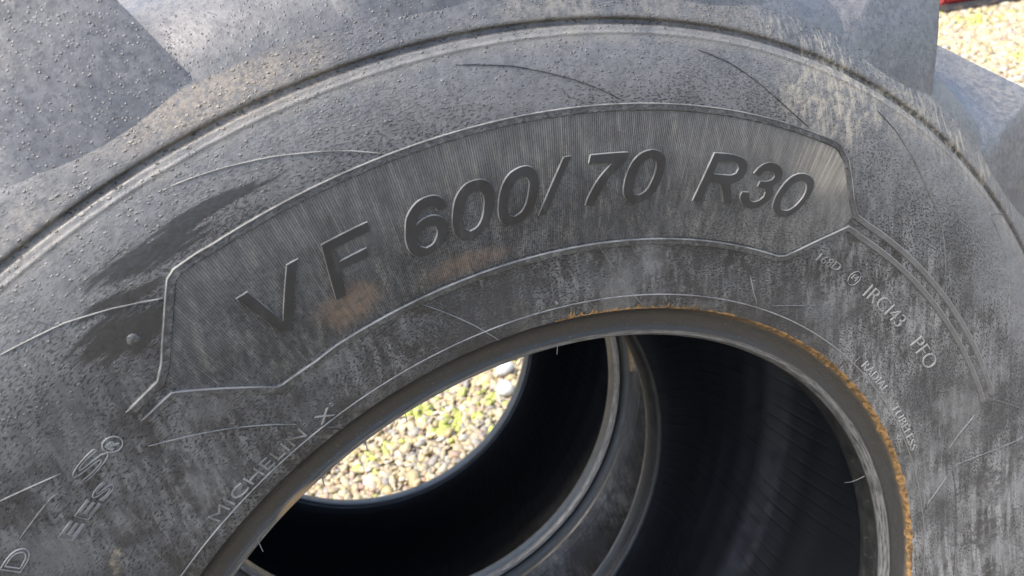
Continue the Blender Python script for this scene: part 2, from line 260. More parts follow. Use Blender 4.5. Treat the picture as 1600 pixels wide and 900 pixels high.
# ------------------------------------------------------------------ tyre geometry
TYRE2 = [[0.998943, 0.0459, 0.002602, 0.045075], [-0.045376, 0.975296, 0.216189, 0.562646], [0.007385, -0.216079, 0.976348, -0.020413], [0.0, 0.0, 0.0, 1.0]]
LETTERS = [('V', [[(122.58, 0.5407), (121.74, 0.5404), (121.18, 0.5096), (118.63, 0.5415), (117.8, 0.5413), (120.7, 0.5054), (121.04, 0.5015), (121.84, 0.5053)]]), ('F', [[(115.97, 0.5417), (112.43, 0.5417), (112.54, 0.5357), (115.32, 0.5353), (115.5, 0.5257), (113.25, 0.5256), (113.42, 0.5196), (115.62, 0.5202), (116.24, 0.5021), (117.08, 0.5023)]]), ('6', [[(106.55, 0.5293), (106.53, 0.532), (106.68, 0.5369), (107.15, 0.5405), (107.79, 0.5416), (108.49, 0.5409), (109.12, 0.5379), (109.7, 0.5329), (110.06, 0.526), (110.34, 0.5177), (110.33, 0.51), (110.01, 0.5046), (109.35, 0.5023), (108.6, 0.5022), (107.81, 0.5047), (107.21, 0.5088), (106.89, 0.5143), (106.83, 0.5197), (107.11, 0.5243), (107.66, 0.5276), (108.34, 0.5282), (108.88, 0.527), (109.24, 0.5254), (109.01, 0.5289), (108.65, 0.5321), (108.21, 0.5344), (107.73, 0.5347), (107.4, 0.5326), (107.28, 0.5297)], [(108.31, 0.5216), (107.79, 0.5202), (107.74, 0.5154), (107.95, 0.5114), (108.41, 0.5078), (108.97, 0.507), (109.4, 0.5097), (109.51, 0.5139), (109.41, 0.5178), (109.06, 0.5207), (108.71, 0.5217)]]), ('0', [[(106.27, 0.5215), (105.85, 0.5312), (105.29, 0.5375), (104.5, 0.5414), (103.51, 0.5413), (102.88, 0.5379), (102.59, 0.5319), (102.61, 0.5248), (102.85, 0.5172), (103.31, 0.5091), (104.08, 0.5037), (105.01, 0.5012), (105.88, 0.5019), (106.3, 0.5067), (106.43, 0.5137)], [(105.41, 0.5207), (105.14, 0.5272), (104.72, 0.5322), (104.05, 0.5348), (103.59, 0.5327), (103.44, 0.5278), (103.57, 0.5209), (103.88, 0.5135), (104.42, 0.5084), (105.1, 0.5069), (105.5, 0.5107), (105.54, 0.5155)]]), ('0', [[(102.36, 0.5187), (102.1, 0.5271), (101.62, 0.5349), (100.92, 0.5404), (99.88, 0.5425), (99.18, 0.5404), (98.81, 0.5354), (98.72, 0.5281), (98.87, 0.5193), (99.25, 0.5118), (100.03, 0.505), (100.97, 0.5019), (101.85, 0.5035), (102.34, 0.508), (102.43, 0.5133)], [(101.56, 0.5168), (101.28, 0.5261), (100.83, 0.5323), (100.16, 0.5357), (99.71, 0.5344), (99.5, 0.5305), (99.6, 0.5235), (99.88, 0.5158), (100.32, 0.5103), (101.02, 0.5076), (101.45, 0.5091), (101.6, 0.5127)]]), ('/', [[(96.41, 0.5434), (95.76, 0.5435), (98.1, 0.5038), (98.84, 0.5037)]]), ('7', [[(94.03, 0.5422), (90.57, 0.542), (90.63, 0.536), (91.11, 0.5323), (91.64, 0.5284), (92.2, 0.5232), (92.67, 0.5174), (93.14, 0.5107), (93.45, 0.5038), (94.27, 0.5047), (94.13, 0.5096), (93.81, 0.515), (93.42, 0.5209), (92.86, 0.5271), (92.02, 0.5347), (94.17, 0.5363)]]), ('0', [[(90.6, 0.5166), (90.56, 0.5223), (90.35, 0.5293), (89.97, 0.5357), (89.25, 0.5411), (88.31, 0.5432), (87.57, 0.542), (87.03, 0.5385), (86.82, 0.5336), (86.81, 0.5257), (86.98, 0.5177), (87.44, 0.5097), (88.18, 0.5047), (89.21, 0.5027), (89.93, 0.5043), (90.4, 0.5086), (90.58, 0.513)], [(89.67, 0.5169), (89.6, 0.5226), (89.41, 0.5296), (88.96, 0.5347), (88.46, 0.537), (87.99, 0.5364), (87.66, 0.5328), (87.63, 0.5264), (87.83, 0.5193), (88.19, 0.5124), (88.87, 0.5088), (89.47, 0.5096), (89.68, 0.5126)]]), ('R', [[(82.0, 0.5434), (80.34, 0.5441), (79.18, 0.5433), (78.43, 0.5406), (78.08, 0.5357), (78.1, 0.5303), (78.37, 0.5261), (78.85, 0.5228), (79.28, 0.5206), (78.34, 0.506), (79.33, 0.5056), (79.9, 0.5144), (80.44, 0.5201), (81.72, 0.5206), (81.89, 0.5041), (82.9, 0.5045)], [(81.41, 0.5367), (80.0, 0.5384), (79.34, 0.5375), (78.96, 0.5342), (79.06, 0.5302), (79.68, 0.5278), (81.56, 0.5271)]]), ('3', [[(77.14, 0.5329), (76.81, 0.538), (76.36, 0.5419), (75.71, 0.5441), (74.92, 0.5438), (74.27, 0.5411), (73.94, 0.5366), (73.99, 0.5317), (74.4, 0.5273), (74.49, 0.526), (74.11, 0.5218), (74.09, 0.517), (74.46, 0.5118), (75.1, 0.5071), (75.89, 0.5047), (76.76, 0.5054), (77.4, 0.5094), (77.67, 0.513), (77.65, 0.5163), (76.84, 0.5173), (76.67, 0.5136), (76.28, 0.5109), (75.79, 0.5105), (75.24, 0.513), (74.95, 0.5167), (75.02, 0.5202), (75.39, 0.5228), (76.15, 0.5231), (76.09, 0.5278), (75.41, 0.5287), (74.87, 0.5312), (74.72, 0.5347), (75.01, 0.5373), (75.6, 0.538), (76.06, 0.5362), (76.38, 0.532)]]), ('0', [[(73.47, 0.5116), (73.62, 0.5171), (73.53, 0.5246), (73.22, 0.5325), (72.69, 0.5389), (71.99, 0.5426), (71.1, 0.5436), (70.3, 0.5415), (69.94, 0.5379), (69.81, 0.5315), (69.9, 0.5237), (70.25, 0.5151), (70.84, 0.5082), (71.62, 0.5051), (72.51, 0.5051), (73.16, 0.508)], [(72.67, 0.514), (72.82, 0.5195), (72.69, 0.5263), (72.38, 0.5323), (71.74, 0.5371), (71.1, 0.5374), (70.65, 0.5344), (70.44, 0.5291), (70.54, 0.5221), (70.9, 0.5153), (71.44, 0.5109), (72.13, 0.5101), (72.5, 0.5114)]])]
RIBS = [[(121.31, 0.6173), (120.15, 0.6153), (118.41, 0.6114), (115.82, 0.6042), (113.2, 0.5948), (111.41, 0.5874), (109.69, 0.5788)], [(103.27, 0.6183), (101.71, 0.615), (99.58, 0.6104), (97.38, 0.6035), (95.05, 0.5955), (93.06, 0.5876), (91.46, 0.5802)], [(84.99, 0.6181), (82.07, 0.6119), (79.49, 0.603), (76.94, 0.593), (74.95, 0.5857), (72.93, 0.5796)], [(66.35, 0.6177), (63.39, 0.6107), (59.74, 0.5973), (56.22, 0.5829), (53.93, 0.5765), (51.46, 0.5645), (47.61, 0.5425)], [(45.92, 0.6343), (47.81, 0.6185), (44.92, 0.6133), (42.04, 0.6046), (39.38, 0.5934), (36.89, 0.5795)], [(133.72, 0.6021), (132.07, 0.5969), (130.41, 0.5916), (129.37, 0.5866), (128.16, 0.5808), (125.78, 0.5672)], [(141.1, 0.5496), (139.59, 0.5405), (138.18, 0.5322)], [(134.07, 0.5024), (131.84, 0.4861), (129.79, 0.4703), (127.32, 0.4493), (126.11, 0.4384)], [(111.07, 0.4681), (108.86, 0.45), (106.7, 0.4321), (104.1, 0.4086)], [(92.1, 0.4669), (90.13, 0.4478), (87.6, 0.4266), (84.91, 0.4102)], [(71.68, 0.4488), (70.15, 0.4358), (68.37, 0.424)], [(21.05, 0.4709), (20.84, 0.5063), (20.37, 0.5567)], [(13.29, 0.4107), (17.0, 0.4321), (19.82, 0.4584)], [(23.73, 0.4663), (17.49, 0.4655), (11.44, 0.464), (7.08, 0.4628), (2.61, 0.463)], [(24.25, 0.4671), (25.8, 0.4829), (27.19, 0.5025)], [(66.06, 0.4286), (61.26, 0.4407)], [(124.31, 0.4196), (123.54, 0.4125), (123.37, 0.408)]]
LEFT_TOP = [(132.77, 0.5291), (129.96, 0.5301), (128.88, 0.5372), (126.85, 0.5556), (124.86, 0.5752), (124.18, 0.5779), (122.67, 0.5781), (121.49, 0.5773)]
LEFT_BOT = [(132.74, 0.5183), (130.02, 0.5186), (129.62, 0.5155), (124.87, 0.4724), (124.4, 0.4713), (121.27, 0.4707)]
RHO = rad(13.0); E1 = 0.0094; DEP = 0.487
KR = np.array([.381,.4005,.4221,.45,.4729,.51,.55,.5786,.61,.634,.66,.69,.72,.75,.78])
KZ = np.array([0,.012,.0224,.0283,.0335,.043,.0505,.0533,.0523,.048,.0415,.030,.012,-.015,-.055])
def _spl():
    n = len(KR); h = np.diff(KR); A = np.eye(n); b = np.zeros(n)
    for i in range(1, n-1):
        A[i,i-1] = h[i-1]; A[i,i] = 2*(h[i-1]+h[i]); A[i,i+1] = h[i]
        b[i] = 6*((KZ[i+1]-KZ[i])/h[i]-(KZ[i]-KZ[i-1])/h[i-1])
    return np.linalg.solve(A, b), h
_SM, _SH = _spl()
def zs(x):
    x = np.asarray(x, float); i = np.clip(np.searchsorted(KR, x)-1, 0, len(KR)-2); t = x-KR[i]; h = _SH[i]
    return KZ[i]+t*((KZ[i+1]-KZ[i])/h-h*(2*_SM[i]+_SM[i+1])/6)+t*t*_SM[i]/2+t**3*(_SM[i+1]-_SM[i])/(6*h)
def loc(th, r, z):
    """tyre polar coordinates (angle in rad, radius, axial towards the camera) -> tyre local xyz, base of the tyre at 0"""
    R = r+E1*np.cos(2*th); a = th-RHO
    return np.stack([R*np.cos(a), -(z+.24)+0*R, .8+R*np.sin(a)], -1)
def on_wall(th, r, h):
    """point h metres above the near sidewall surface"""
    th = np.asarray(th, float); r = np.asarray(r, float)
    d = (zs(r+.0015)-zs(r-.0015))/.003; L = np.sqrt(1+d*d)
    return loc(th, r-d/L*h, zs(r)+h/L)

def mesh_obj(name, verts, faces, mat, parent=None, uv=None, smooth=True, sharp=None):
    me = bpy.data.meshes.new(name); me.from_pydata([tuple(v) for v in verts], [], [tuple(f) for f in faces])
    if uv is not None:
        l = me.uv_layers.new(name='polar'); vi = np.empty(len(me.loops), np.int32); me.loops.foreach_get('vertex_index', vi)
        l.data.foreach_set('uv', np.asarray(uv, np.float32)[vi].ravel())
    me.materials.append(mat)
    if smooth: me.polygons.foreach_set('use_smooth', [True]*len(me.polygons))
    me.update()
    if sharp: me.set_sharp_from_angle(angle=rad(sharp))
    o = bpy.data.objects.new(name, me); col.objects.link(o)
    if parent: o.parent = parent
    return o
def fix_out(verts, faces, front=True):
    """wind faces so they look towards the camera side (-y local)"""
    out = []
    for f in faces:
        a, b, c = (np.asarray(verts[i]) for i in f[:3])
        n = np.cross(b-a, c-a); out.append(f if n[1] < 0 else tuple(reversed(f)))
    return out

NSEG = 720
def revolve(name, prof, mat, parent, mirror=False, flip=False):
    prof = np.asarray(prof, float); vv = prof[:,0].copy()
    if name == 'bead': vv[prof[:,1] < -.004] = .392+(.002-prof[prof[:,1] < -.004,1])*.2     # the inside of the toe has its own stretch of UV
    if mirror: prof = np.stack([prof[:,0], -DEP-prof[:,1]], 1)
    th = np.linspace(0, 2*np.pi, NSEG+1); m = len(prof)          # a seam ring keeps the UVs whole
    T, I = np.meshgrid(th, np.arange(m), indexing='ij')
    V = loc(T, prof[I,0], prof[I,1]).reshape(-1, 3); uv = np.stack([T*UV0, vv[I]], -1).reshape(-1, 2)
    i, j = np.meshgrid(np.arange(NSEG), np.arange(m-1), indexing='ij'); a = (i*m+j).ravel()
    F = np.stack([a, a+1, a+m+1, a+m], 1)
    if mirror != flip: F = F[:, ::-1]
    return mesh_obj(name, V, F.tolist(), mat, parent, uv)

def densify(pts, step):
    out = [pts[0]]
    for a, b in zip(pts[:-1], pts[1:]):
        n = max(1, int(math.ceil(math.dist(a, b)/step)))
        for q in range(1, n+1): out.append((a[0]+(b[0]-a[0])*q/n, a[1]+(b[1]-a[1])*q/n))
    return out
# sidewall profile with its moulded step and groove
def wall_h(r):
    g = -0.0023*np.exp(-((r-.6347)/.0023)**4)+0.0006*np.exp(-((r-.6268)/.0013)**2)+0.0012/(1+np.exp(-(r-.638)/.0008))*(1/(1+np.exp((r-.652)/.004)))
    return g
rr = np.concatenate([np.linspace(.4095, .60, 56), np.linspace(.602, .622, 8), np.linspace(.623, .644, 43), np.linspace(.646, .66, 8)])
SIDE = [(r, float(zs(r)+wall_h(r))) for r in rr]
zh = float(zs(.4095))
BEAD = [(.4095, zh), (.4088, zh-.0006), (.4080, zh-.0026), (.4055, .0118), (.4015, .0084), (.3970, .0066), (.3925, .0056), (.3900, .0054), (.3888, .0060), (.3872, .0064),
        (.3858, .0060), (.3848, .0046), (.3842, .0046), (.3832, .0044), (.3822, .0030), (.3812, .0012), (.3803, -.0015), (.3797, -.006), (.3796, -.014), (.3803, -.024), (.3815, -.030), (.3850, -.0335), (.3890, -.0345)]
LINER = densify([(.3890, -.0345), (.405, -.034), (.43, -.025), (.47, -.007), (.52, .012), (.565, .020), (.61, .016), (.65, .000), (.68, -.028), (.698, -.07), (.705, -.13), (.707, -.2435)], .012)
LINER = LINER+[(r, -DEP-z) for r, z in LINER[::-1][1:]]
CARC = [(.66, float(zs(.66)+wall_h(.66))), (.668, .0382), (.676, .0335), (.684, .0275), (.692, .0195), (.699, .0110), (.706, .0005), (.712, -.0110), (.7175, -.025), (.722, -.042), (.726, -.065), (.729, -.095), (.7315, -.13), (.733, -.17), (.7335, -.21), (.7335, -.2435)]
cr = np.array([c[0] for c in CARC]); cz = np.array([c[1] for c in CARC])
CARC2 = CARC+[(r, -DEP-z) for r, z in CARC[::-1][1:]]

# one tread lug, modelled at angle 0 with the tyre axle as its origin
def lug_mesh():
    RT = .776; ns, nw, ntp = 15, 11, 8
    zw = lambda r: float(zs(r)+wall_h(r))
    zx = [.648, .656, .664, .672, .68, .70, .73, .76, .78]; zy = [zw(.648)-.0022, zw(.656)-.0008, .0402, .0387, .0370, .0322, .0235, .0140, .0065]
    def zend(r): return np.interp(r, zx, zy)
    def rb(t): 
        zr = .044-t*.255
        return max(.648, float(np.interp(-zr, -cz, cr))-.006)
    def ring(t):
        b = rb(t) if t > 0 else .648; top = RT+.018*min(1, t*1.3); pts = []
        def P(r, side, q=0):
            f = (r-.645)/.131; s = math.exp(-max(0, r-b-.006)/.011)
            R_ = 2.1*f-.55*s*(0.25+.75*min(1, t*6)); L_ = 11.2-4.6*f+2.3*s*min(1, .35+t*8)
            a = R_+(L_-R_)*q if side is None else (L_ if side else R_)
            z = float(zend(min(r, .78)))-t*(float(zend(min(r, .78)))+.222)
            a += 84*(float(zend(min(r, .78)))-z)*min(1, .75+.25*t)
            return (a, r, z)
        for i in range(nw): pts.append(P(b+(top-b)*i/(nw-1), 0))
        for j in range(1, ntp): pts.append(P(top+.003*math.sin(math.pi*j/ntp), None, j/ntp))
        for i in range(nw-1, -1, -1): pts.append(P(b+(top-b)*i/(nw-1), 1))
        return pts
    V = []; F = []; m = 2*nw+ntp-1
    tt = [0, .03, .07, .12, .18, .25, .33, .42, .51, .6, .69, .78, .86, .93, 1.0]
    for t in tt: V += ring(t)
    for s in range(ns-1):
        for j in range(m-1):
            a = s*m+j; F.append((a, a+1, a+m+1, a+m))
    # end face grid between right and left walls
    prev = list(range(nw)); left = [m-1-i for i in range(nw)]
    K = 8; rows = [prev]
    for q in range(1, K):
        ids = []
        for i in range(nw):
            A = np.array(V[i]); B = np.array(V[m-1-i]); p_ = A+(B-A)*q/K
            if i == nw-1 and q < ntp: ids.append(nw-1+q); continue
            p_[2] += .0016*math.sin(math.pi*q/K); ids.append(len(V)); V.append(tuple(p_))
        rows.append(ids)
    rows.append(left)
    for A, B in zip(rows[:-1], rows[1:]):
        for i in range(nw-1):
            f = (A[i], B[i], B[i+1], A[i+1]); F.append(f)
    F.append(tuple((ns-1)*m+j for j in range(m)))
    V = np.array(V, float); a = np.radians(V[:,0])
    # local frame of the lug: x radial, y tangential (ccw), z axial
    X = np.stack([V[:,1]*np.cos(a), V[:,1]*np.sin(a), V[:,2]], 1)
    me = bpy.data.meshes.new('lug'); me.from_pydata(X.tolist(), [], F)
    bm = bmesh.new(); bm.from_mesh(me); bmesh.ops.recalc_face_normals(bm, faces=bm.faces)
    ed = [e for e in bm.edges if len(e.link_faces) == 2 and e.calc_face_angle(0) > rad(38)]
    bmesh.ops.bevel(bm, geom=ed, offset=.0022, segments=2, affect='EDGES', profile=.6)
    uvl = bm.loops.layers.uv.new('polar')
    for f in bm.faces:
        f.smooth = True
        for l in f.loops: l[uvl].uv = (math.atan2(l.vert.co.y, l.vert.co.x)*UV0, math.hypot(l.vert.co.x, l.vert.co.y))
    bm.to_mesh(me); bm.free(); me.materials.append(M_TREAD); me.set_sharp_from_angle(angle=rad(32)); return me
LUG = lug_mesh()
NLUG = 19; STEP = 360/NLUG
def lug_at(parent, th0, far=False):
    o = bpy.data.objects.new('lug', LUG); col.objects.link(o); o.parent = parent
    a = rad(th0); e = E1*math.cos(2*a); b = a-RHO
    ex = Vector((math.cos(b), 0, math.sin(b))); ey = Vector((-math.sin(b), 0, math.cos(b))); ez = Vector((0, -1, 0))
    c = Vector((0, -.24, .8))+ex*e
    if far:                                                     # turned about its own radius: it meets the other chevron half-way
        ey = -ey; ez = -ez; c = c+Vector((0, DEP, 0))
    m = Matrix((ex, ey, ez)).transposed().to_4x4(); m.translation = c; o.matrix_basis = m
    return o

# ------------------------------------------------------------------ relief pieces on the near sidewall
MET = .53
def strip(name, pol, wdt, h, mat, parent, closed=False, round_=False, step=.004, base=0.0, label=None):
    pts = [(rad(a)*MET, r) for a, r in pol]
    pts = densify(pts, step); n = len(pts); P = np.array(pts)
    T = np.empty_like(P); T[1:-1] = P[2:]-P[:-2]; T[0] = P[1]-P[0]; T[-1] = P[-1]-P[-2]
    T /= np.linalg.norm(T, axis=1)[:,None]+1e-12; Nn = np.stack([-T[:,1], T[:,0]], 1)
    if round_: prof = [(-.5, -.15), (-.36, .62), (0, 1), (.36, .62), (.5, -.15)]; ch = 0
    else: prof = [(-.5-.0009/wdt, -.15), (-.5+.0001/wdt, 1), (0, 1.03), (.5-.0001/wdt, 1), (.5+.0009/wdt, -.15)]
    k = len(prof); V = []; uv = []
    for i in range(n):
        tap = 1.0 if (0 < i < n-1) else .6
        for (o, q) in prof:
            x, r = P[i]+Nn[i]*o*wdt*tap
            V.append(on_wall(x/MET, r, base+q*h*(1 if 0 < i < n-1 else .3))); uv.append((x/MET*UV0, r))
    F = []
    for i in range(n-1):
        for j in range(k-1):
            a = i*k+j; F.append((a, a+1, a+k+1, a+k))
    F = fix_out(V, F)
    o = mesh_obj(name, V, F, mat, parent, uv, True, None if round_ else 25)
    if label: o['label'] = label
    return o

def smooth_loop(pol, corner=42, sub=5):
    P = [np.array((rad(a)*MET, r)) for a, r in pol]; n = len(P); out = []
    cor = []
    for i in range(n):
        u = P[i]-P[i-1]; v = P[(i+1) % n]-P[i]
        c = np.clip(u@v/(np.linalg.norm(u)*np.linalg.norm(v)+1e-12), -1, 1); cor.append(math.degrees(math.acos(c)) > corner)
    for i in range(n):
        p1, p2 = P[i], P[(i+1) % n]; p0 = P[i-1] if not cor[i] else 2*p1-p2; p3 = P[(i+2) % n] if not cor[(i+1) % n] else 2*p2-p1
        for s in range(sub):
            t = s/sub
            out.append(.5*((2*p1)+(-p0+p2)*t+(2*p0-5*p1+4*p2-p3)*t*t+(-p0+3*p1-3*p2+p3)*t**3))
    return out
def grid_cut(bm, step):
    xs = [v.co.x for v in bm.verts]; ys = [v.co.y for v in bm.verts]
    for ax, lo, hi in ((0, min(xs), max(xs)), (1, min(ys), max(ys))):
        q = math.floor(lo/step)*step+step
        while q < hi:
            co = [0, 0, 0]; no = [0, 0, 0]; co[ax] = q; no[ax] = 1
            bmesh.ops.bisect_plane(bm, geom=bm.verts[:]+bm.edges[:]+bm.faces[:], plane_co=co, plane_no=no, dist=1e-7); q += step
def relief(name, bm, h, wall, mat, parent, step=.008, label=None, edge=None):
    """flat outline (metres: angle*MET, radius) -> raised piece following the wall, with sloping flanks"""
    if step: grid_cut(bm, step)
    bm.verts.ensure_lookup_table(); bm.verts.index_update()
    V = []; uv = []
    for v in bm.verts: V.append(on_wall(v.co.x/MET, v.co.y, h)); uv.append((v.co.x/MET*UV0, v.co.y))
    F = [tuple(v.index for v in f.verts) for f in bm.faces]
    if wall:
        nrm = {}
        be = [e for e in bm.edges if len(e.link_faces) == 1]
        for e in be:
            a, b = e.verts; d = (b.co-a.co); nn = Vector((d.y, -d.x, 0)).normalized()
            if nn.dot(e.link_faces[0].calc_center_median()-a.co) > 0: nn = -nn
            for v in e.verts: nrm.setdefault(v.index, []).append(nn)
        low = {}
        for i, ns in nrm.items():
            s = sum(ns, Vector((0, 0, 0))); s = s.normalized() if s.length > 1e-6 else ns[0]
            q = bm.verts[i].co+s*wall; low[i] = len(V); V.append(on_wall(q.x/MET, q.y, -.0003)); uv.append((q.x/MET*UV0, q.y))
        nf = len(F)
        for e in be: F.append((e.verts[0].index, e.verts[1].index, low[e.verts[1].index], low[e.verts[0].index]))
    bm.free()
    o = mesh_obj(name, V, fix_out(V, F), mat, parent, uv, True, 22)
    if edge:
        o.data.materials.append(edge)
        for i in range(nf, len(F)): o.data.polygons[i].material_index = 1
    if label: o['label'] = label
    return o
def loops_bm(loops):
    bm = bmesh.new()
    for lp in loops:
        vs = [bm.verts.new((q[0], q[1], 0)) for q in lp]
        for i in range(len(vs)): bm.edges.new((vs[i-1], vs[i]))
    bmesh.ops.triangle_fill(bm, edges=bm.edges[:], use_beauty=True, normal=(0, 0, 1))
    return bm
def text_relief(name, body, th0, th1, r0, cap, h, mat, parent, thin=0.0, shear=0.0, wall=.0003, label=None):
    cu = bpy.data.curves.new('lettering', 'FONT'); cu.body = body; cu.size = 1; cu.shear = shear; cu.offset = thin; cu.resolution_u = 3; cu.fill_mode = 'FRONT'
    o = bpy.data.objects.new('lettering', cu); col.objects.link(o)
    me = bpy.data.meshes.new_from_object(o.evaluated_get(bpy.context.evaluated_depsgraph_get()))
    bpy.data.objects.remove(o); bpy.data.curves.remove(cu)
    bm = bmesh.new(); bm.from_mesh(me); bpy.data.meshes.remove(me)
    bmesh.ops.remove_doubles(bm, verts=bm.verts, dist=1e-5)
    xs = [v.co.x for v in bm.verts]; ys = [v.co.y for v in bm.verts]; x0, x1 = min(xs), max(xs); y0, y1 = min(0, min(ys)*0), max(ys)
    for v in bm.verts:
        a = rad(th0)+(rad(th1)-rad(th0))*(v.co.x-x0)/(x1-x0)
        v.co = (a*MET, r0+cap*(v.co.y-y0)/(y1-y0), 0)
    return relief(name, bm, h, wall, mat, parent, None, label)
def outline_text(name, body, th0, th1, r0, cap, mat, parent, label=None):
    """hollow moulded letters: thin raised line round every letter"""
    cu = bpy.data.curves.new('lettering', 'FONT'); cu.body = body; cu.size = 1; cu.resolution_u = 4; cu.fill_mode = 'NONE'
    o = bpy.data.objects.new('lettering', cu); col.objects.link(o)
    me = bpy.data.meshes.new_from_object(o.evaluated_get(bpy.context.evaluated_depsgraph_get()))
    bpy.data.objects.remove(o); bpy.data.curves.remove(cu)
    X = np.array([v.co for v in me.vertices]); nb = {}
    for e in me.edges:
        a, b = e.vertices; nb.setdefault(a, []).append(b); nb.setdefault(b, []).append(a)
    x0, x1 = X[:,0].min(), X[:,0].max(); y1 = X[:,1].max(); seen = set(); V = []; F = []; uv = []
    def m(p): 
        return np.array(((rad(th0)+(rad(th1)-rad(th0))*(p[0]-x0)/(x1-x0))*MET, r0+cap*p[1]/y1))
    for s in range(len(X)):
        if s in seen or s not in nb: continue
        lp = [s]; seen.add(s); c = s
        while True:
            nx = [q for q in nb[c] if q not in seen]
            if not nx: break
            c = nx[0]; seen.add(c); lp.append(c)
        P = np.array([m(X[i]) for i in lp]); n = len(P); base = len(V)
        for i in range(n):
            t = P[(i+1) % n]-P[i-1]; t /= np.linalg.norm(t)+1e-9; nn = np.array((-t[1], t[0]))
            for (of, hh) in ((-.00055, -.0002), (-.0002, .0007), (.0002, .0007), (.00055, -.0002)):
                q = P[i]+nn*of; V.append(on_wall(q[0]/MET, q[1], hh)); uv.append((q[0]/MET*UV0, q[1]))
        for i in range(n):
            for j in range(3):
                a = base+i*4+j; b = base+((i+1) % n)*4+j; F.append((a, a+1, b+1, b))
    bpy.data.meshes.remove(me)
    o = mesh_obj(name, V, fix_out(V, F), mat, parent, uv, True)
    if label: o['label'] = label
    return o
def circle_pol(thc, rc, rad_m, n=40):
    return [(thc+math.degrees(math.cos(2*math.pi*i/n)*rad_m/MET)*1.05, rc+math.sin(2*math.pi*i/n)*rad_m) for i in range(n+1)]
def arc_pol(r, a0, a1, st=.6):
    n = max(2, int(abs(a1-a0)/st)); return [(a0+(a1-a0)*i/n, r) for i in range(n+1)]

# ------------------------------------------------------------------ setting: gravel yard
def pebble_mat():
    k = NT('pebble_stone'); at = k.n('ShaderNodeAttribute', attribute_name='tint'); ob = k.n('ShaderNodeTexCoord').outputs['Object']
    a = k.noise(ob, 55, 5, 0.6)
    c = k.mix(k.ramp(a, 0.35, 0.7, 0, 0.45), at.outputs['Color'], (0.20, 0.17, 0.12))
    k.set(k.b.inputs['Base Color'], c); k.b.inputs['Roughness'].default_value = 0.55
    k.t.links.new(k.bump(a, 0.4, 0.004), k.b.inputs['Normal']); return k.m
def ground_mat():
    k = NT('gravel_ground'); ob = k.n('ShaderNodeTexCoord').outputs['Object']
    v = k.n('ShaderNodeTexVoronoi'); k.t.links.new(ob, v.inputs['Vector']); v.inputs['Scale'].default_value = 26
    s = k.n('ShaderNodeSeparateXYZ'); k.t.links.new(v.outputs['Color'], s.inputs[0])
    c = k.mix(s.outputs[0], (0.17, 0.145, 0.10), (0.30, 0.265, 0.20)); c = k.mix(k.ramp(s.outputs[1], 0.7, 0.8, 0, 0.6), c, (0.33, 0.32, 0.31))
    c = k.mix(k.ramp(v.outputs['Distance'], 0.35, 0.7, 0, 0.7), c, (0.11, 0.095, 0.07))
    k.set(k.b.inputs['Base Color'], c); k.b.inputs['Roughness'].default_value = 0.8
    k.t.links.new(k.bump(k.ramp(v.outputs['Distance'], 0.0, 0.75, 1, 0), 0.8, 0.02), k.b.inputs['Normal']); return k.m
g = mesh_obj('gravel_ground', [(-90, -60, -.004), (90, -60, -.004), (90, 150, -.004), (-90, 150, -.004)], [(0, 1, 2, 3)], ground_mat(), smooth=False); g['kind'] = 'structure'
M_PEB = pebble_mat()

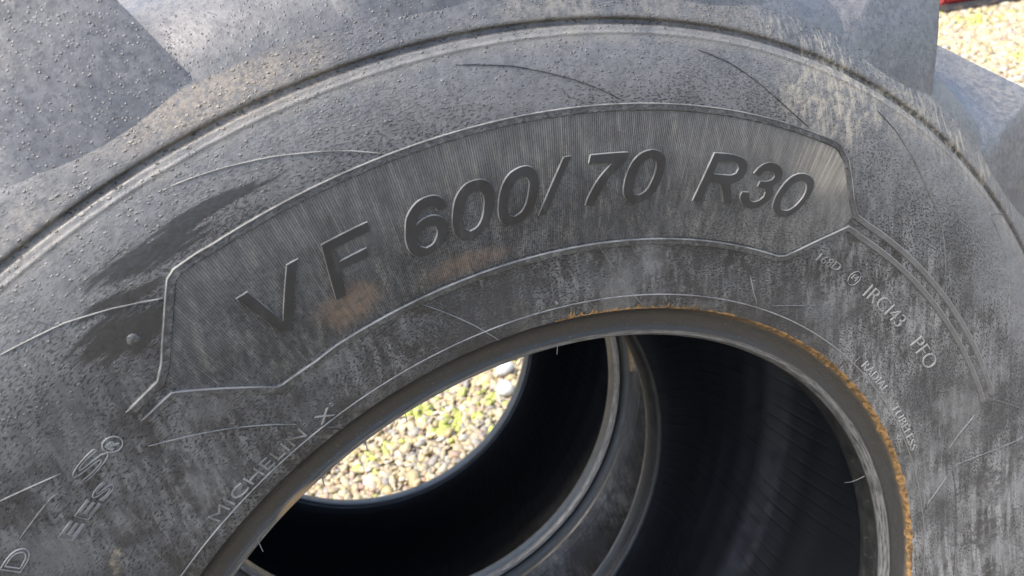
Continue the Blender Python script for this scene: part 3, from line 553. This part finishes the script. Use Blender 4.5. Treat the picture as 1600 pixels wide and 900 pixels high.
def ico(sub):
    bm = bmesh.new(); bmesh.ops.create_icosphere(bm, subdivisions=sub, radius=1); V = np.array([v.co for v in bm.verts])
    F = np.array([[v.index for v in f.verts] for f in bm.faces]); bm.free(); return V, F
def pebble_field(name, boxes, sub, label):
    V0, F0 = ico(sub); VS = []; FS = []; CS = []; off = 0
    pal = np.array([(.60,.50,.31), (.55,.43,.20), (.64,.57,.42), (.40,.37,.33), (.50,.34,.24), (.58,.47,.27), (.30,.28,.26), (.68,.64,.54)])
    pr = np.array([.22,.20,.15,.10,.10,.15,.04,.04])
    for (x0, x1, y0, y1, sp, keep) in boxes:
        xs = np.arange(x0, x1, sp); ys = np.arange(y0, y1, sp*.9)
        X, Y = np.meshgrid(xs, ys); X = X.ravel()+rng.uniform(-.5, .5, X.size)*sp; Y = Y.ravel()+rng.uniform(-.5, .5, Y.size)*sp
        kk = np.array([keep(a, b) for a, b in zip(X, Y)]) if keep else np.ones(X.size, bool)
        X, Y = X[kk], Y[kk]; n = X.size
        s = sp*rng.lognormal(-.52, .36, n); asp = rng.uniform(.7, 1.25, n); flat = rng.uniform(.55, .85, n); ang = rng.uniform(0, np.pi, n)
        Z = rng.uniform(0, .016, n)*sp/.04
        tilt = rng.normal(0, .3, (n, 2))
        base = V0[None]*(1+.0*s[:,None,None])
        lump = 1+.13*np.sin(V0[None]@rng.normal(0, 2.2, (n, 3, 1))+rng.uniform(0, 6, (n, 1, 1)))
        W = base*lump*np.stack([s*asp, s/asp, s*flat], 1)[:,None,:]
        W[:,:,2] += W[:,:,0]*tilt[:,0:1]+W[:,:,1]*tilt[:,1:2]
        c, sn = np.cos(ang)[:,None], np.sin(ang)[:,None]
        W = np.stack([W[:,:,0]*c-W[:,:,1]*sn+X[:,None], W[:,:,0]*sn+W[:,:,1]*c+Y[:,None], W[:,:,2]+Z[:,None]], -1)
        VS.append(W.reshape(-1, 3)); m = len(V0)
        FS.append((F0[None]+(off+np.arange(n)*m)[:,None,None]).reshape(-1, 3)); off += n*m
        C = .56*pal[rng.choice(len(pal), n, p=pr)]*rng.uniform(.8, 1.15, (n, 1))
        md = np.min([((X-a_)/sx)**2+((Y-b_)/sy)**2 for a_, b_, sx, sy in ((.29, 1.745, .07, .06), (.36, 1.59, .10, .05), (.47, 1.66, .07, .05), (.10, 1.60, .07, .04), (.66, 1.60, .06, .04), (7.2, 4.6, .3, .2), (6.2, 3.3, .3, .15))], axis=0)
        moss = rng.random(n) < np.exp(-md)*.8+.015
        C[moss] = np.array((.27, .31, .05))*rng.uniform(.7, 1.2, (moss.sum(), 1))
        CS.append(np.repeat(np.c_[C, np.ones(n)], m, 0))
    V = np.concatenate(VS); F = np.concatenate(FS); C = np.concatenate(CS)
    me = bpy.data.meshes.new(name); me.vertices.add(len(V)); me.vertices.foreach_set('co', V.astype(np.float32).ravel())
    me.loops.add(F.size); me.loops.foreach_set('vertex_index', F.astype(np.int32).ravel())
    me.polygons.add(len(F)); me.polygons.foreach_set('loop_start', np.arange(0, F.size, 3, dtype=np.int32)); me.polygons.foreach_set('use_smooth', np.ones(len(F), bool))
    me.update(calc_edges=True)
    a = me.color_attributes.new('tint', 'FLOAT_COLOR', 'POINT'); a.data.foreach_set('color', C.astype(np.float32).ravel())
    me.materials.append(M_PEB); o = bpy.data.objects.new(name, me); col.objects.link(o)
    o['kind'] = 'stuff'; o['label'] = label
    return o

# ------------------------------------------------------------------ the tyres
def empty(name, label, cat, mw, group=None):
    o = bpy.data.objects.new(name, None); col.objects.link(o); o.matrix_world = mw; o.empty_display_size = .3
    o['label'] = label; o['category'] = cat
    if group: o['group'] = group
    return o
LEAN = rad(6)
W1 = Matrix(((1, 0, 0, 0), (0, math.cos(LEAN), math.sin(LEAN), 0), (0, -math.sin(LEAN), math.cos(LEAN), 0), (0, 0, 0, 1)))
GRP = 'tractor tyres leaning one behind the other on the gravel'
t1 = empty('tractor_tyre', 'front worn black tractor tyre with raised size lettering on its dusty sidewall', 'tyre', W1, GRP)
base_parts = [revolve('sidewall', SIDE, M_SIDE, t1), revolve('bead', BEAD, M_BEAD, t1, flip=True), revolve('inner_liner', LINER, M_LINER, t1, flip=True),
              revolve('tread_base', CARC2, M_TREAD, t1), revolve('sidewall', SIDE, M_SIDE, t1, mirror=True), revolve('bead', BEAD, M_BEAD, t1, mirror=True, flip=True)]
for i in range(NLUG):
    base_parts.append(lug_at(t1, 60.0+STEP*i)); base_parts.append(lug_at(t1, 60.0+STEP*(i+.5)+11, True))
base_parts.append(strip('bead_line', arc_pol(.4226, 0, 360, .8), .0011, .0009, M_EDGE, t1, round_=True, step=.008))
# second tyre: the same pieces, leaning a little further back
t2 = empty('tractor_tyre', 'rear tractor tyre seen only through the hole of the front tyre, gravel showing through it', 'tyre', Matrix(TYRE2), GRP)
for q in base_parts:
    c = q.copy(); c.parent = t2; col.objects.link(c)

# size panel with its band
TOP = LEFT_TOP+arc_pol(.5774, 120.8, 69.6)+[(68.9, .5765), (67.4, .5688), (64.5, .5418), (63.0, .5318), (61.5, .5312)]+arc_pol(.5308, 60.8, 28.6)
BOT = LEFT_BOT+arc_pol(.4722, 119, 69.4)+[(68.5, .4746), (67.3, .4834), (64.46, .5076), (63.1, .5198), (61.9, .5196)]+arc_pol(.5188, 61, 28.4)
def inset(pol, d):
    P = np.array([(rad(a)*MET, r) for a, r in pol]); T = np.gradient(P, axis=0); T /= np.linalg.norm(T, axis=1)[:,None]
    Q = P+np.stack([T[:,1], -T[:,0]], 1)*-d; return [(math.degrees(x/MET), r) for x, r in Q]
pan = [(129.6, .5215), (128.3, .5400), (126.4, .5575), (124.5, .5735), (123.6, .5755)]+arc_pol(.5755, 122.5, 69.8)+[(68.6, .5735), (67.3, .5660), (64.8, .5420), (63.6, .5330), (63.4, .5225), (64.5, .5095), (67.3, .4850), (68.5, .4765)]+arc_pol(.4738, 69.8, 123.6)+[(124.7, .4738), (127.2, .4965)]
pbm = loops_bm([[(rad(a)*MET, r) for a, r in pan]])
relief('size_panel', pbm, .0004, 0, M_PANEL, t1, step=.005, label='finely hatched dark panel carrying the size lettering')
strip('panel_border', inset(TOP, .0026), .0046, .0014, M_BAND, t1, label='upper raised border of the hatched panel')
strip('panel_border', inset(BOT, .0026), .0046, .0014, M_BAND, t1, label='lower raised border of the hatched panel')
for q in (TOP, BOT): strip('border_edge', inset(q, .0004), .0013, .0021, M_EDGE, t1, round_=True)  # thin pale strips added to carry the border's lit edge line
for ch, lps in LETTERS:
    sm = [smooth_loop(l) if ch in '603R07' else [np.array((rad(a)*MET, r)) for a, r in l] for l in lps]
    relief('raised_letter', loops_bm(sm), .0018, .0007, M_LET, t1, step=.007, edge=M_EDGE)
RIBS.append([(27.9, .5285), (26.2, .543), (24.0, .5622), (22.5, .575)])
for i, pol in enumerate(RIBS): strip('mould_rib', pol, .0010, .0008, M_BAND if i in (1, 2, 3, 4) else M_EDGE if i < 11 else M_RIB, t1, round_=True)
# small mouldings
def nub(name, th, r, rd, h, mat, label):
    V = []; F = []; uv = []; rings = [(1, -.0003), (.92, h*.35), (.7, h*.75), (.38, h*.97)]; n = 12
    for q, z in rings:
        for i in range(n):
            a = 2*math.pi*i/n; x = rad(th)*MET+rd*q*math.cos(a)*(1+.15*math.sin(3*a+th)); y = r+rd*q*math.sin(a)*(1+.1*math.cos(2*a)); V.append(on_wall(x/MET, y, z)); uv.append((x/MET*UV0, y))
    V.append(on_wall(rad(th), r, h)); uv.append((rad(th)*UV0, r))
    for k_ in range(3):
        for i in range(n): F.append((k_*n+i, k_*n+(i+1) % n, (k_+1)*n+(i+1) % n, (k_+1)*n+i))
    for i in range(n): F.append((3*n+i, 3*n+(i+1) % n, 4*n))
    o = mesh_obj(name, V, fix_out(V, F), mat, t1, uv); o['label'] = label
nub('rubber_nub', 128.76, .5593, .0040, .0014, M_BAND, 'scuffed round nub on the rubbed dark patch')
nub('vent_stub', 97.14, .4282, .0022, .0045, M_BAND, 'short dark stub on the line above the bead')
text_relief('inscription', 'MICHELIN', 137.35, 126.2, .4256, .0090, .0008, M_EDGE, t1, thin=-.012, label='small maker lettering along the bead')
text_relief('inscription', 'X', 124.6, 122.95, .4250, .0085, .0008, M_EDGE, t1, thin=-.012, label='small letter mark after the maker lettering')
for th in (125.6, 122.6): strip('trademark_ring', circle_pol(th, .4337, .0013, 14), .0005, .0005, M_EDGE, t1, round_=True, step=.01)
text_relief('inscription', '168D', 64.2, 60.5, .4806, .0076, .0008, M_EDGE, t1, thin=-.012, shear=.1, label='small load index moulded beside the panel')
strip('approval_ring', circle_pol(57.7, .4839, .0070), .0007, .0007, M_EDGE, t1, round_=True, step=.01)
text_relief('inscription', 'E4', 58.15, 57.25, .4822, .0050, .0008, M_EDGE, t1, thin=-.01, label='mark inside the approval ring')
text_relief('inscription', 'IRCI43', 54.9, 47.0, .4757, .0132, .0008, M_EDGE, t1, thin=-.018, label='moulded code right of the approval ring')
text_relief('inscription', 'PFO', 43.3, 38.1, .4748, .0148, .0008, M_EDGE, t1, thin=-.018, label='three moulded letters above the bead')
text_relief('inscription', 'RADIAL', 46.5, 39.8, .4256, .0082, .0008, M_EDGE, t1, thin=-.012, label='moulded word along the right of the bead')
text_relief('inscription', 'TUBELESS', 36.6, 27.3, .4246, .0080, .0008, M_EDGE, t1, thin=-.012, label='moulded word lower on the right of the bead')
strip('mould_rib', [(47.92, .424), (48.0, .4315), (47.5, .4315)], .0008, .0006, M_RIB, t1, round_=True)
outline_text('inscription', 'S', 138.1, 135.7, .5165, .0112, M_EDGE, t1, label='hollow moulded letter left of the panel')
outline_text('inscription', 'D', 145.4, 143.7, .5160, .0110, M_EDGE, t1)
outline_text('inscription', 'EES', 142.4, 137.6, .5005, .0085, M_EDGE, t1, label='hollow moulded letters under the larger ones')
strip('mould_rib', [(143.4, .5275), (141, .5275), (139.9, .5274), (139.5, .526), (139.4, .519)], .0009, .0007, M_RIB, t1, round_=True)
strip('trademark_ring', circle_pol(135.05, .5205, .0054, 30), .0009, .0008, M_EDGE, t1, round_=True, step=.01)
outline_text('inscription', 'R', 135.4, 134.75, .5180, .0050, M_EDGE, t1)
# yellow residue on the bead heel
def residue():
    V = []; uv = []; F = []; n = 0
    ths = np.arange(97.0, -14.0, -.14); wv = 0; NP = 5
    for i, th in enumerate(ths):
        body = (.0004+.0038*min(1, max(0, (80-th)/30)))*(.55+.6*math.sin(th*.9)**2*math.sin(th*.31+1)**2+.25*math.sin(th*2.3))
        wv = .93*wv+.1*rng.normal(0, .9); wd = max(.0003, body*(1+.35*wv)+(rng.exponential(.0019) if th > 76 and rng.random() < .6 else 0)+rng.exponential(.0002 if th > 70 else .0001))
        out_ = wd*(1 if th > 70 else .35); inn = .0005+(0 if th > 70 else wd*.8)
        for j in range(NP):
            s = j/(NP-1); r = .4093-inn+(inn+out_)*s; hh = .0004*math.sin(math.pi*s)*(.6+.5*rng.random())+.0001
            z0 = float(zs(r))+wall_h(r) if r >= .4095 else float(np.interp(r, [.4015, .4055, .4080, .4088, .4095], [.0084, .0118, zh-.0026, zh-.0006, zh]))
            V.append(loc(rad(th), r-.25*hh, z0+hh)); uv.append((rad(th)*UV0, r))
        if i:
            for j in range(NP-1): a = (i-1)*NP+j; F.append((a, a+1, a+NP+1, a+NP))
    o = mesh_obj('residue_bead', V, fix_out(V, F), M_RES, t1, uv); o['label'] = 'flaky yellow residue along the bead edge'
residue()
# vent whiskers
def whisker(pts, rd=.00045):
    P = np.array(pts); n = len(P); V = []; F = []
    for i in range(n):
        t = P[min(i+1, n-1)]-P[max(i-1, 0)]; t /= np.linalg.norm(t); a = np.cross(t, (.3, .5, .8)); a /= np.linalg.norm(a); b = np.cross(t, a)
        for j in range(5):
            q = 2*math.pi*j/5; V.append(P[i]+(a*math.cos(q)+b*math.sin(q))*rd*(1-.5*i/n))
    for i in range(n-1):
        for j in range(5): F.append((i*5+j, i*5+(j+1) % 5, (i+1)*5+(j+1) % 5, (i+1)*5+j))
    mesh_obj('vent_whisker', V, F, M_RIB, t1)
def wall_whisker(th, r, L, dth):
    whisker([on_wall(rad(th+dth*s), r+.002*s, L*s*(1-.4*s)) for s in (0, .35, .7, 1)])
for (th, r, L, d) in ((99.3, .4255, .010, .1), (113.6, .4620, .006, .5), (69.2, .4480, .004, -.5), (60.9, .5180, .005, .8), (50.0, .5760, .006, .6), (66.6, .5600, .005, .8), (128.3, .5350, .004, .4), (43.6, .5955, .006, .7), (84.5, .5720, .004, .3)):
    wall_whisker(th, r, L, d)
for th in (96.2, 117.0, 122.5, 128.6, 138.2):
    whisker([loc(rad(th+q*.5), .3862-.006*q, .0062+.004*q) for q in (-.6, 0, .6, 1.2)], .0005)
whisker([loc(rad(24.5), .3800, -.006), loc(rad(24.2), .372, -.010), loc(rad(24.4), .364, -.012), loc(rad(25.2), .357, -.012)], .0006)

# ------------------------------------------------------------------ pebbles, stones, far machine
pebble_field('gravel', [(-.75, 1.0, 1.0, 2.75, .0185, None), (-2.2, -.75, .85, 3.2, .036, None), (-.75, 1.0, .85, 1.0, .03, None)], 2, 'cream and yellow river pebbles with a few mossy ones')
def wedge(x, y): return 20 < math.degrees(math.atan2(y+.62, x+.18)) < 50
pebble_field('gravel', [(1.0, 10.5, .3, 8.2, .036, wedge), (-1.6, 1.2, -1.3, .85, .05, None)], 1, 'pale pebbles covering the yard beside and beyond the tyres')
def stone(x, y, sx, sy, sz, rot, label):
    V0, F0 = ico(3); l = 1+.10*np.sin(V0@np.array([2.1, 1.3, .7])+x*9)+.06*np.sin(V0@np.array([-1.2, 3.1, 2.0])+y*7)
    W = V0*l[:,None]*np.array((sx, sy, sz)); c, s = math.cos(rot), math.sin(rot)
    W = np.stack([W[:,0]*c-W[:,1]*s, W[:,0]*s+W[:,1]*c, W[:,2]+sz*.6], 1)
    k = NT('white_stone'); ob = k.n('ShaderNodeTexCoord').outputs['Object']; a = k.noise(ob, 40, 5)
    k.set(k.b.inputs['Base Color'], k.mix(a, (.50, .49, .47), (.38, .37, .34))); k.b.inputs['Roughness'].default_value = .6
    o = mesh_obj('white_stone', W, F0.tolist(), k.m); o.location = (x, y, .022); o['label'] = label; o['category'] = 'stone'; o['group'] = 'large white stones in the gravel'
stone(.640, 1.745, .042, .028, .024, .3, 'flat white stone in the gravel, farther of the two seen through the hole')
stone(.585, 1.615, .038, .031, .026, 1.0, 'rounder white stone in the gravel, nearer of the two seen through the hole')
# red machine parked on the yard far beyond the tyres
def paint(name, c, r):
    k = NT(name); ob = k.n('ShaderNodeTexCoord').outputs['Object']; a = k.noise(ob, 9, 6, .65)
    k.set(k.b.inputs['Base Color'], k.mix(k.ramp(a, .5, .75, 0, .5), c, (.20, .13, .09))); k.b.inputs['Roughness'].default_value = r; return k.m
M_RED = paint('red_paint', (.22, .014, .020), .45); M_DARK = paint('dark_steel', (.012, .011, .011), .55)
mx = empty('red_machine', 'red machine with a dark underside parked on the gravel far behind the tyre', 'machine', Matrix.Translation((8.72, 4.38, 0)) @ Matrix.Rotation(math.atan2(-.40, .62), 4, 'Z'))
def extrude_profile(name, prof, x0, x1, mat, bevel=.02):
    bm = bmesh.new(); A = [bm.verts.new((x0, y, z)) for y, z in prof]; f = bm.faces.new(A)
    r = bmesh.ops.extrude_face_region(bm, geom=[f]); bmesh.ops.translate(bm, verts=[v for v in r['geom'] if isinstance(v, bmesh.types.BMVert)], vec=(x1-x0, 0, 0))
    bmesh.ops.recalc_face_normals(bm, faces=bm.faces)
    bmesh.ops.bevel(bm, geom=[e for e in bm.edges if e.calc_face_angle(0) > .6], offset=bevel, segments=3, affect='EDGES')
    me = bpy.data.meshes.new(name); bm.to_mesh(me); bm.free(); me.polygons.foreach_set('use_smooth', [True]*len(me.polygons)); me.materials.append(mat); me.set_sharp_from_angle(angle=rad(40))
    o = bpy.data.objects.new(name, me); col.objects.link(o); o.parent = mx; return o
extrude_profile('body', [(-.02, .10), (.14, .06), (.55, .06), (.75, .25), (.80, .75), (.05, .75), (-.10, .50), (-.08, .22)], -1.45, 1.5, M_RED, .03)
extrude_profile('rim', [(-.13, .74), (.84, .74), (.84, .82), (-.13, .82)], -1.5, 1.55, M_RED, .01)
for x in (-1.38, -.05, 1.25): extrude_profile('skid', [(0, .0), (.60, .0), (.66, .07), (-.03, .07)], x, x+.13, M_DARK, .01)
extrude_profile('cutting_edge', [(-.05, .035), (.10, .02), (.12, .062), (-.03, .105)], -1.46, 1.51, M_DARK, .006)
